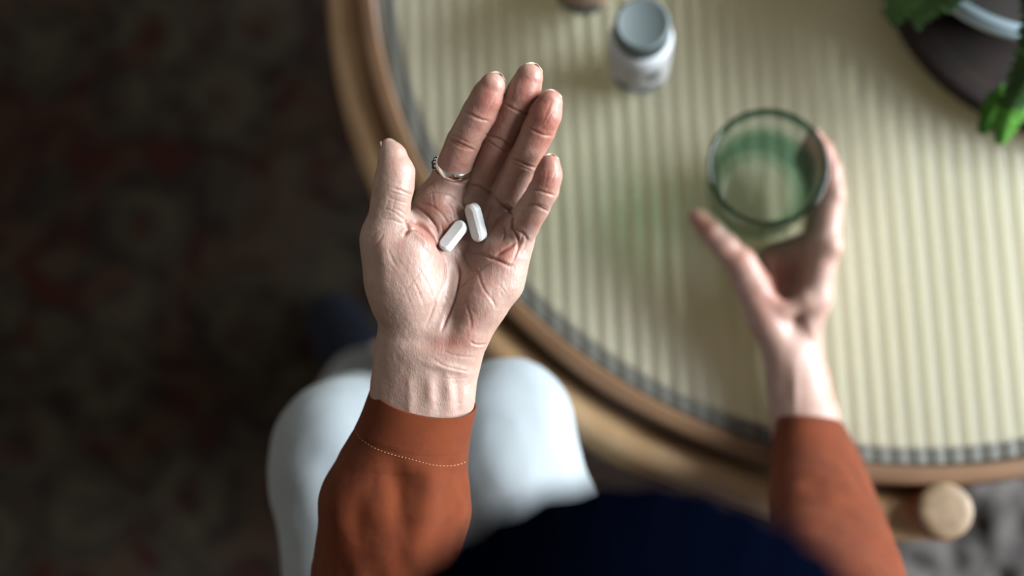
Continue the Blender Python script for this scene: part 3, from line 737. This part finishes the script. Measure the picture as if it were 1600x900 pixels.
    # thenar fine folds, running down-right
    for k in range(15):
        x0, y0 = 592 + 6.2 * k + (k % 3) * 2, 392 + (k * 37 % 29) + 1.2 * k
        L = 46 + (k * 53 % 40); A([(x0, y0), (x0 + L * .28, y0 + L * .45), (x0 + L * .50, y0 + L)], 1.25, .08 + .03 * (k % 3))
    for k in range(9):
        x0, y0 = 622 + 7 * k, 470 - 9 * k; A([(x0, y0), (x0 + 18, y0 - 26), (x0 + 28, y0 - 48)], 1.2, .08)
    for k in range(8):
        x0, y0 = 716 + 9 * k, 500 - 10 * k; A([(x0, y0), (x0 + 10, y0 + 12), (x0 + 16, y0 + 28)], 1.3, .10)
    A([(578, 372), (590, 362), (604, 356)], 1.3, .3); A([(574, 396), (590, 380), (600, 366)], 1.3, .3); A([(606, 388), (612, 402), (620, 418)], 1.6, .4)
    # wrist bracelets
    A([(734, 532), (740, 537), (750, 539), (759, 537)], 1.5, .8); A([(676, 560), (692, 570), (715, 577), (736, 581)], 1.6, .5); A([(690, 548), (715, 556), (744, 558)], 1.4, .3)
    A([(688, 590), (710, 592), (735, 590)], 1.2, .2)
    creases_to(V, N, px, py, cr, acc)
    acc += .16 * vnoise(V, .16, 1) + .07 * vnoise(V, .45, 2) + .035 * vnoise(V, 1.0, 3)
    V = V + N * acc[:, None]
    # where blood shows: tips, finger roots, folds; deepened for the palm's dark shading
    tone = np.full(len(V), .06)
    blobs_to(N, px, py, [(764, 155, 26, 36, 0, .46), (826, 140, 26, 40, 0, .46), (848, 205, 24, 34, 0, .25), (720, 240, 26, 40, 20, .2), (858, 176, 22, 42, 0, .42), (856, 275, 22, 36, 0, .46), (835, 345, 20, 26, 20, .22),
        (684, 320, 26, 22, 0, .30), (700, 355, 22, 18, 30, .30), (665, 365, 26, 14, 40, .34), (620, 380, 20, 20, 0, .15), (793, 397, 22, 18, 0, .42), (755, 440, 40, 30, 0, .16), (775, 350, 22, 22, 0, .18),
        (664, 425, 28, 40, 0, .14), (735, 500, 30, 40, 20, .22), (700, 540, 40, 20, 0, .26), (614, 262, 14, 30, 0, .18), (770, 235, 75, 70, 0, .26), (735, 395, 60, 45, 0, .12), (700, 630, 4, 30, 0, .12), (716, 620, 5, 30, 0, .16)], tone, False)
    g = np.zeros(len(V)); creases_to(V, N, px, py, [(p, w * 1.1, d * .24) for p, w, d in cr], g)
    tone += np.clip(-g, -.03, .35) + .05 * vnoise(V, .12, 5) + .04 * vnoise(V, .35, 6)
    return V, Q, np.clip(tone, 0, 1), (idx, mid, rin, lit, thu)

LV, LQ, LT, LF = hand_left()

# ---- gripping hand (the right hand), coarser because it is far out of focus
D2 = 1030.0
q2 = lambda px, py, w: mm(px, py, w, D2)
def glass_c(w):
    "axis of the tumbler in the picture and its radius in px at depth D2 - w"
    dep = D2 - w; t = (dep - 985) / 92.0
    return 1201 - 23 * t, 257 + 53 * t, (42.3 - 9.0 * t) * F / dep
def hand_right():
    fl = Field(mm(1050, 760, -60, D2) - 3, mm(1345, 160, 60, D2) + 3, 1.3)
    G = [np.full(fl.n, 1e3, np.float32) for _ in range(5)]
    FL = (1, 1, 1)
    ws = [12, -3, -17, -29]; rs = [8.8, 8.8, 8.3, 7.3]
    for i, (w, r) in enumerate(zip(ws, rs)):
        kx = 1289 - [0, 5, 12, 20][i]; ky = 385 + [0, 2, 6, 12][i]
        fl.chain([q2(1246, 560, -2 - i * 5), q2(kx - 14, ky + 80, w * .8 - 2), q2(kx, ky, w)], [11, 10.5, 10.8 - i * .5], 8, FL)
        def rim(phi, extra, ww):
            cx, cy, R_ = glass_c(ww); rr = R_ + extra * F / (D2 - ww); a = math.radians(phi); return q2(cx + rr * math.cos(a), cy - rr * math.sin(a), ww)
        pts = [q2(kx, ky, w), rim(-14, r + 3.2, w), rim(6, r + .8, w - 1), rim(24, r - .4, w - 2), rim(38, r - 1.2, w - 3)]
        fl.chain(pts, [10.6 - i * .4, r, r - .8, r - 1.4, r - 2.2], 2.5, FL, dst=G[i])
    # palm flesh, thumb base and web
    fl.chain([q2(1228, 545, -6), q2(1214, 480, -14), q2(1216, 415, -20)], [14, 14, 15], 9, FL); fl.cone(q2(1212, 415, -20), q2(1258, 392, -14), 15, 14, 9, FL)
    fl.chain([q2(1230, 560, 2), q2(1199, 500, 3), q2(1167, 440, 4)], [15, 12.6, 11], 8, FL)
    fl.chain([q2(1160, 405, 8), q2(1182, 445, 9), q2(1224, 486, 11), q2(1258, 470, 13)], [5, 4.5, 4.5, 7], 6, FL)
    fl.chain([q2(1180, 445, 2), q2(1158, 412, 5), q2(1132, 384, 6), q2(1112, 362, 5), q2(1094, 343, 3), q2(1089, 338, 3)], [11, 10.5, 9.3, 8.8, 6.8, 5.5], 4, FL, dst=G[4])
    # wrist and forearm
    fl.chain([q2(1240, 555, -3), q2(1247, 600, -1), q2(1258, 660, 6), q2(1275, 760, 30)], [19, 21, 23, 26], 10, (1, 1, 1.25))
    Fv = fl.F
    fg = smin(smin(G[0], G[1], 1.2), smin(G[2], G[3], 1.2), 1.2)
    Fv = smin(Fv, fg, 5); Fv = smin(Fv, G[4], 7); fl.F = Fv
    V, Q = fl.mesh(); V = smooth_verts(V, Q, 3, .5); N = normals(V, Q)
    dep = -V[:, 2]; px = V[:, 0] / dep * F + 800; py = 450 - V[:, 1] / dep * F
    acc = np.zeros(len(V))
    blobs_to(N, px, py, [(1306, 384, 14, 16, 0, 2.6), (1310, 300, 10, 14, 0, 1.2), (1270, 520, 4, 30, -20, .8), (1243, 610, 5, 36, 0, .9), (1225, 600, 8, 36, 0, -.8)], acc)
    acc += .25 * vnoise(V, .1, 8)
    V = V + N * acc[:, None]
    # keep every finger outside the tumbler wall
    W = lens_to_world(V); dx, dy = W[:, 0] - gx, W[:, 1] - gy; r = np.hypot(dx, dy); z = np.clip(W[:, 2] - ZT, 0, GH)
    Rg = .0329 + (.0427 - .0329) * (z / GH) ** .85 + .0009
    k = (r < Rg) & (W[:, 2] > ZT - .01) & (W[:, 2] < ZT + GH + .004)
    W[k, 0] = gx + dx[k] / r[k] * Rg[k]; W[k, 1] = gy + dy[k] / r[k] * Rg[k]
    W[:, 2] = np.maximum(W[:, 2], ZT + .0012)
    tone = .16 + .06 * vnoise(V, .08, 9)
    blobs_to(N, px, py, [(1100, 350, 26, 24, 0, .35), (1150, 400, 30, 30, 0, .2), (1290, 250, 30, 40, 0, .25), (1210, 450, 30, 50, 0, .3)], tone, False)
    return W, Q, np.clip(tone, 0, 1)
RW, RQ, RT = hand_right()

# ---- the rest of the body, world metres
def body_field(grow, h, parts):
    fl = Field((-.42, -.62, 0), (.42, .36, 1.24), h)
    for pts, rs, k, flat in parts: fl.chain(pts, [r + grow for r in rs], k, flat)
    return fl
HC = at(990, 1212, 1.078)                                            # head centre
el_l = lens_to_world(mm(585, 1040, -60, D1)); el_r = lens_to_world(mm(1330, 1150, 200, D2))
sh_l, sh_r = np.array([-.165, -.20, .90]), np.array([.165, -.20, .91])
wl = lens_to_world(mm(645, 760, -24, D1)); wr = lens_to_world(mm(1270, 735, 24, D2))
kn_l, kn_r = at(536, 700, .500), at(792, 664, .515)
hip_l, hip_r = np.array([-.095, -.40, .497]), np.array([.095, -.40, .497])
an_l, an_r = at(588, 622, .09), np.array([-.065, .015, .09])
I3 = (1, 1, 1)
torso = [([(0, -.40, .50), (0, -.37, .62), (0, -.29, .80), (0, -.235, .90)], [.125, .108, .122, .09], .05, (.85, 1.15, 1)),
         ([sh_l + (.03, -.01, .01), sh_r + (-.03, -.01, .01)], [.062, .062], .06, I3)]
arms = [([sh_l, el_l, lens_to_world(mm(605, 900, -44, D1)), wl], [.052, .036, .030, .023], .02, I3), ([sh_r, el_r, lens_to_world(mm(1305, 930, 122, D2)), lens_to_world(mm(1292, 830, 72, D2)), wr], [.052, .030, .022, .020, .019], .02, I3)]
legs = [([hip_l, kn_l, kn_l * .5 + an_l * .5, an_l], [.064, .026, .024, .026], .03, I3),
        ([hip_r, kn_r, kn_r * .5 + an_r * .5, an_r], [.064, .026, .024, .026], .03, I3)]
def foot(an, toe): 
    d = (toe - an); heel = an - d * .25
    return [([np.r_[an[:2], .085], np.r_[heel[:2], .038]], [.030, .030], .02, I3), ([np.r_[heel[:2], .036], an * [.55, .55, 0] + toe * [.45, .45, 0] + (0, 0, .045), np.r_[toe[:2], .028]], [.030, .032, .024], .02, I3)]
toe_l, toe_r = at(520, 498, .03), np.array([-.085, .17, .03])
feet = foot(an_l, toe_l) + foot(an_r, toe_r)
def fh(x, y, z):                                                     # face looks forward and steeply down
    c_, s_ = math.cos(-.95), math.sin(-.95); return HC + np.array([x, y * c_ - z * s_, y * s_ + z * c_])
head = [([fh(0, -.005, -.005), fh(0, .02, -.03)], [.083, .074], .03, (1.08, 1, 1)),                      # skull, jaw
        ([fh(0, .05, -.055), fh(0, .062, -.075)], [.045, .030], .03, I3),
        ([HC + (0, -.05, -.05), (0, -.20, .93)], [.052, .056], .03, I3),
        ([fh(0, .095, -.010), fh(0, .113, -.034)], [.008, .012], .012, I3),                             # nose
        ([fh(-.018, .098, -.058), fh(.018, .098, -.058)], [.007, .007], .008, I3),                      # lips
        ([fh(-.080, .0, -.010), fh(-.083, .0, -.050)], [.012, .008], .006, (1.6, 1, 1)), ([fh(.080, .0, -.010), fh(.083, .0, -.050)], [.012, .008], .006, (1.6, 1, 1)),
        ([fh(-.030, .082, -.004), fh(-.029, .082, -.004)], [.013, .013], .006, I3), ([fh(.030, .082, -.004), fh(.029, .082, -.004)], [.013, .013], .006, I3)]
bf = body_field(0, .0065, torso + arms + legs + feet + head); BV, BQ = bf.mesh(); BV = smooth_verts(BV, BQ, 2)
LW = lens_to_world(LV)
allV = np.concatenate([LW, RW, BV]); allQ = np.concatenate([LQ, RQ + len(LW), BQ + len(LW) + len(RW)])
body = mesh_obj('body', allV, allQ, SKIN, person)
attr = body.data.attributes.new('skin_tone', 'FLOAT', 'POINT')
attr.data.foreach_set('value', np.concatenate([LT, RT, np.full(len(BV), .2)]).astype(np.float32))
body['label'] = 'bare skin of both hands, left palm open and right hand around the glass'

# ---- nails on the far side of the finger tips
def nail(tip, prev, r, length, width, tilt=0.0, side=None, lift=.0):
    a = (tip - prev); a /= np.linalg.norm(a); back = np.array([0, 0, -1.0]) if side is None else np.array(side, float)
    back = back - a * (back @ a); back /= np.linalg.norm(back); sd = np.cross(a, back)
    V = []; nu, nv = 9, 10
    for j in range(nv + 1):
        v = j / nv
        for i in range(nu + 1):
            u = i / nu * 2 - 1; ang = u * .95; wd = width * (1 if v < .8 else math.sqrt(max(0, 1 - ((v - .8) / .2) ** 2 * .75)))
            V.append(tip + a * (-length * (1 - v) + r + .1 - .7 * u * u) + sd * math.sin(ang) * wd + back * (math.cos(ang) * r * .97 - (v - .4) * .7 * tilt - max(0, v - .6) * r * .25 + .1 + lift))
    Q = [(j * (nu + 1) + i, j * (nu + 1) + i + 1, (j + 1) * (nu + 1) + i + 1, (j + 1) * (nu + 1) + i) for j in range(nv) for i in range(nu)]
    o = mesh_obj('fingernail', lens_to_world(np.array(V)), Q, NAIL, person)
    s = o.modifiers.new('thick', 'SOLIDIFY'); s.thickness = .0005; s.offset = 0
    return o
for (P, R_), L in zip(LF[:4], (12, 12.5, 12, 10)): nail(P[-1], P[-2], R_[-1], L, R_[-1] * .92, 1.0)
nail(LF[4][0][-1], LF[4][0][-2], 3.4, 13, 4.6, .5, side=(-1, 0, -.3), lift=1.1)

# ---- trousers, slippers, shirt, hair
tl = [([hip_l, (hip_l + kn_l) / 2, kn_l + (0, -.02, 0), kn_l], [.086, .060, .047, .045], .016, I3), ([hip_r, (hip_r + kn_r) / 2, kn_r + (0, -.02, 0), kn_r], [.092, .068, .046, .042], .016, I3),
      ([kn_l, kn_l * .5 + an_l * .5, an_l + (0, 0, .06)], [.045, .045, .043], .016, I3), ([kn_r, kn_r * .5 + an_r * .5, an_r + (0, 0, .06)], [.042, .043, .043], .016, I3), ([(0, -.40, .50), (0, -.39, .57)], [.128, .118], .05, (.85, 1.15, 1))]
fl = body_field(0, .0058, tl); V, Q = fl.mesh(); V = smooth_verts(V, Q, 2); N = normals(V, Q)
V = V + N * (.0022 * vnoise(V * [1, .5, 1], 26, 11) + .0012 * vnoise(V, 60, 12))[:, None]
mesh_obj('trousers', V, Q, TROUSER, person)
for an, toe in ((an_l, toe_l), (an_r, toe_r)):
    d = toe - an; heel = an - d * .25
    fl = Field((-.42, -.1, 0), (.2, .42, .2), .004)
    fl.chain([an * [.45, .45, 0] + toe * [.55, .55, 0] + (0, 0, .046), np.r_[toe[:2], .032]], [.0365, .0285], .01)
    fl.chain([np.r_[heel[:2], .022], np.r_[toe[:2], .020]], [.036, .030], .01, (1, 1, 1.9))
    V, Q = fl.mesh(); V = smooth_verts(V, Q, 2); V[:, 2] = np.maximum(V[:, 2], .0015); mesh_obj('slipper', V, Q, SLIPPER, person)

fl = body_field(.010, .0065, torso + [([sh_l, el_l], [.056, .052], .02, I3), ([sh_r, el_r], [.056, .052], .02, I3), ([(0, -.22, .93), (0, -.205, .95)], [.062, .060], .02, I3)])
SV, SQ = fl.mesh(); SV = smooth_verts(SV, SQ, 2); N = normals(SV, SQ); SV = SV + N * (.004 * vnoise(SV, 22, 14))[:, None]

def sleeve(rings, D, n_u=150, per=16, folds=None, seed=0):
    "rings of (left px,py ; right px,py ; w centre mm ; front bulge mm ; front drop px) -> skin of the sleeve with a turned inner edge"
    R_ = [np.array(r, float) for r in rings]; rr = catmull(R_, per); V = []; UV = []
    for k, r in enumerate(rr):
        lx, ly, rx_, ry_, wc, fb, drop = r
        A0 = mm(lx, ly, wc, D); A1 = mm(rx_, ry_, wc, D); C = (A0 + A1) / 2; A = (A1 - A0) / 2
        Bf = mm((lx + rx_) / 2, (ly + ry_) / 2 + drop, wc + fb, D) - C
        for i in range(n_u):
            t = 2 * PI * i / n_u; V.append(C + A * math.cos(t) + Bf * math.sin(t)); UV.append((t, k / per))
    m = len(rr); V = np.array(V); UV = np.array(UV)
    Q = np.array([(k * n_u + i, k * n_u + (i + 1) % n_u, (k + 1) * n_u + (i + 1) % n_u, (k + 1) * n_u + i) for k in range(m - 1) for i in range(n_u)])
    N = normals(V, Q); C = V.reshape(m, n_u, 3).mean(1).repeat(n_u, 0)
    sg = np.sign(((V - C) * N).sum(1)).mean(); 
    if sg < 0: Q = Q[:, ::-1]; N = -N
    if folds is not None: V = V + N * folds(V, N, UV)[:, None]
    # turned hem: two rings doubled inwards
    inner = V[:n_u] - N[:n_u] * 1.3; axis = (V[n_u * 8:n_u * 9].mean(0) - V[:n_u].mean(0)); axis /= np.linalg.norm(axis)
    mid = V[:n_u] - N[:n_u] * .6 - axis * .5; deep = inner + axis * 14
    base = len(V); V = np.concatenate([V, mid, inner, deep])
    q_ = []
    seq = [0, base, base + n_u, base + 2 * n_u]
    for a, b in zip(seq, seq[1:]):
        for i in range(n_u): j = (i + 1) % n_u; q_.append((a + i, b + i, b + j, a + j) if sg >= 0 else (a + i, a + j, b + j, b + i))
    return V, np.concatenate([Q, np.array(q_)]), N
def g2(x, c, s): return np.exp(-((x - c) / s) ** 2)
def folds_left(V, N, UV):
    dep = -V[:, 2]; px = V[:, 0] / dep * F + 800; py = 450 - V[:, 1] / dep * F; t = UV[:, 1]
    k = np.clip((t - 1.0) / 1.0, 0, 1)
    f = 3.0 * vnoise(V, .035, 21) * k + 1.5 * vnoise(V * [1, .6, 1], .09, 22) * k + .14 * vnoise(V * [1, .5, 1], .25, 23) * k + .05 * vnoise(V, .6, 24) * np.clip(t, 0, 1)
    front = np.clip(N[:, 2] * 2, 0, 1)
    f += front * k * (-4.0 * g2(px - .10 * (py - 760), 622, 22) * g2(py, 770, 80) + 1.8 * g2(px + .1 * (py - 760), 540, 26) * g2(py, 800, 90) + 2.0 * g2(px, 672, 22) * g2(py, 790, 90))
    f += -.18 * np.exp(-((t - 1.16) / .05) ** 2)
    return f
ringsL = [(580, 604, 745, 634, -17, 24, 32), (556, 664, 734, 690, -19, 30, 27), (519, 722, 731, 735, -24, 40, 14), (497, 775, 730, 790, -28, 46, 8), (497, 830, 727, 850, -34, 48, 6), (488, 885, 724, 905, -42, 48, 4), (474, 960, 716, 970, -56, 48, 0), (470, 1040, 700, 1040, -75, 48, 0)]
VL, QL, _ = sleeve(ringsL, D1, 240, 30, folds_left)
def folds_right(V, N, UV):
    t = UV[:, 1]; k = np.clip(t - .6, 0, 1); return 2.2 * vnoise(V, .03, 31) * k + 1.0 * vnoise(V, .08, 32) * k
ringsR = [(1212, 655, 1318, 662, 6, 30, -9), (1204, 710, 1350, 722, 22, 38, -6), (1200, 780, 1378, 790, 50, 44, -4), (1196, 850, 1402, 862, 85, 48, 0), (1190, 930, 1432, 940, 125, 52, 0), (1185, 1040, 1460, 1040, 170, 56, 0), (1190, 1180, 1480, 1180, 215, 56, 0)]
VR, QR, _ = sleeve(ringsR, D2, 120, 16, folds_right)
WL, WR = lens_to_world(VL), lens_to_world(VR)
SHv = np.concatenate([WL, WR, SV]); SHq = np.concatenate([QL, QR + len(WL), SQ + len(WL) + len(WR)])
shirt = mesh_obj('shirt', SHv, SHq, SHIRT, person)
# cuff stitching: short threads standing on the cloth
THREAD, *_ = new_mat('thread', (.36, .17, .06), .6)
tree = BVHTree.FromPolygons([Vector(v) for v in WL], [tuple(int(i) for i in f) for f in QL])
bm = bmesh.new()
st = catmull([(553, 668), (563, 685), (585, 700), (612, 710), (640, 717), (662, 723), (680, 727), (700, 728), (716, 726), (732, 720)], 9)
L = [0]
for a, b in zip(st, st[1:]): L.append(L[-1] + float(np.hypot(*(b - a))))
s = 1.0
while s < L[-1] - 4:
    seg = []
    for u in (s, s + 1.3, s + 2.6):
        x = np.interp(u, L, [p[0] for p in st]); y = np.interp(u, L, [p[1] for p in st])
        ray = RC @ np.array([(x - 800) / F, (y - 450) / F, 1.0]); ray /= np.linalg.norm(ray)
        hit, nn, _, _ = tree.ray_cast(Vector(CAM_LOC), Vector(ray))
        if hit is None: break
        seg.append((hit, nn if nn.dot(Vector(ray)) < 0 else -nn))
    if len(seg) == 3:
        pts = [seg[0][0] - seg[0][1] * .0001, seg[1][0] + seg[1][1] * .00022, seg[2][0] - seg[2][1] * .0001]
        tb = tube(pts, .00019, 5); me = bpy.data.meshes.new('t'); tb.to_mesh(me); tb.free(); bm.from_mesh(me); bpy.data.meshes.remove(me)
    s += 5.6
sti = bm_obj('cuff_stitching', bm, THREAD, shirt); sti['kind'] = 'stuff'

# hair: combed cap with locks
HAIR, N_, L_, b_ = new_mat('navy_black_hair', (.0005, .0010, .0035), .8, Specular_IOR_Level=.0)
fl = Field(HC - .16, HC + .16, .0035)
fl.chain([HC + (0, -.008, .006), HC + (0, -.035, -.035)], [.0905, .088], .02, (1.05, 1, 1)); fl.chain([HC + (0, -.07, -.06), HC + (0, -.085, -.12)], [.055, .04], .03)
V, Q = fl.mesh(); V = smooth_verts(V, Q, 2); N = normals(V, Q)
ang = np.arctan2(V[:, 0] - HC[0], V[:, 1] - HC[1] + .02)
V = V + N * (.0016 * np.sin(ang * 46 + 2.5 * vnoise(V, 25, 41)) * .5 + .0008 * vnoise(V, 40, 42))[:, None]
P = V[Q].mean(1) - HC; c_, s_ = math.cos(.95), math.sin(.95); P = np.stack([P[:, 0], P[:, 1] * c_ - P[:, 2] * s_, P[:, 1] * s_ + P[:, 2] * c_], 1)
keep = ~((P[:, 1] > .030) & (P[:, 2] < .045) & (P[:, 2] > -.12))                # leave the face bare
hair = mesh_obj('hair', V, Q[keep], HAIR, person); hair['label'] = 'dark navy-black hair on the crown of the head'

# ---- ring on the index finger
ix = LF[0][0]; ctr = (ix[1] * .86 + ix[2] * .14); axd = ix[2] - ix[0]; axd /= np.linalg.norm(axd)
axd = axd + np.array([-.10, .10, .34]); axd /= np.linalg.norm(axd)
cw = lens_to_world(ctr); aw = axd @ RB.T; xw = np.array([-1, 0, -.1]) @ RB.T
xw = xw - aw * (xw @ aw); xw /= np.linalg.norm(xw)
ring_o = empty('finger_ring', cw); tag(ring_o, 'silver ring with dark stones worn on the first finger of the open hand', 'ring')
RR = .0098
bm_obj('band', oriented(lathe([(RR - .0004, -.0024), (RR + .0003, -.0024), (RR + .0008, -.0017), (RR + .0010, 0), (RR + .0008, .0017), (RR + .0003, .0024), (RR - .0004, .0024)], 96, closed=True), cw, aw, xw), SILVER, ring_o)
yw = np.cross(aw, xw)
def stone(ang, off, r, mat, nm):
    p = cw + (xw * math.cos(ang) + yw * math.sin(ang)) * (RR + .0010) + aw * off
    bm = bmesh.new(); bmesh.ops.create_icosphere(bm, subdivisions=2, radius=r); bmesh.ops.translate(bm, vec=Vector(p), verts=bm.verts); bm_obj(nm, bm, mat, ring_o)
for a, o_ in ((-.34, 0), (0, 0), (.34, 0)): stone(a, o_, .00175, STONE, 'stone')
for a, o_ in ((-.42, .0010), (-.14, .0013), (.14, .0013), (.42, .001), (-.42, -.0010), (-.14, -.0013), (.14, -.0013), (.42, -.001)): stone(a, o_, .0008, SILVER, 'claw')

# ---- the two tablets, lying in the palm
palm_tree = BVHTree.FromPolygons([Vector(v) for v in LW], [tuple(int(i) for i in f) for f in LQ])
def on_palm(px, py):
    ray = RC @ np.array([(px - 800) / F, (py - 450) / F, 1.0]); ray /= np.linalg.norm(ray)
    h, n, _, _ = palm_tree.ray_cast(Vector(CAM_LOC), Vector(ray)); return np.array(h), np.array(n)
def tablet(p0, p1, roll, label, L, Wd, T, lift0, lift1):
    a, na = on_palm(*p0); b, nb = on_palm(*p1)
    up = -(RC @ np.array([0, 0, 1.0]))
    a = a + up * lift0; b = b + up * lift1; c = (a + b) / 2; d = (b - a) / np.linalg.norm(b - a)
    up = up - d * (up @ d); up /= np.linalg.norm(up); sd = np.cross(d, up)
    nrm = up * math.cos(roll) + sd * math.sin(roll); sx = np.cross(nrm, d)
    bm = bmesh.new(); n = 14; r = Wd / 2; rows = []
    def outline(s, z):
        pts = []
        for side in (1, -1):
            for i in range(n + 1):
                t = -PI / 2 + PI * i / n; pts.append((side * (L / 2 - r) + side * r * s * math.cos(t) * (1 if True else 0), side * r * s * math.sin(t), z))
        return pts
    for s, z in ((.60, -T / 2), (.70, -T / 2), (.97, -T * .33), (1.0, -T * .30), (1.0, T * .30), (.97, T * .33), (.70, T / 2), (.60, T / 2)):
        rows.append([bm.verts.new(Vector(c + d * x + sx * y + nrm * z_)) for x, y, z_ in outline(s, z)])
    m = len(rows[0])
    for A, B in zip(rows, rows[1:]):
        for i in range(m): bm.faces.new((A[i], A[(i + 1) % m], B[(i + 1) % m], B[i]))
    bm.faces.new(rows[0]); bm.faces.new(rows[-1])
    o = bm_obj('tablet', bm, PILL, origin=tuple(c), sharp=22); tag(o, label, 'pill'); return o
tablet((738, 325), (750, 371), .82, 'white oblong tablet standing upright, farther from the thumb', .0215, .0088, .0066, .0040, .0040)
tablet((722, 352), (695, 386), .45, 'white oblong tablet lying slanted beside the ball of the thumb', .0195, .0078, .0060, .0035, .0035)
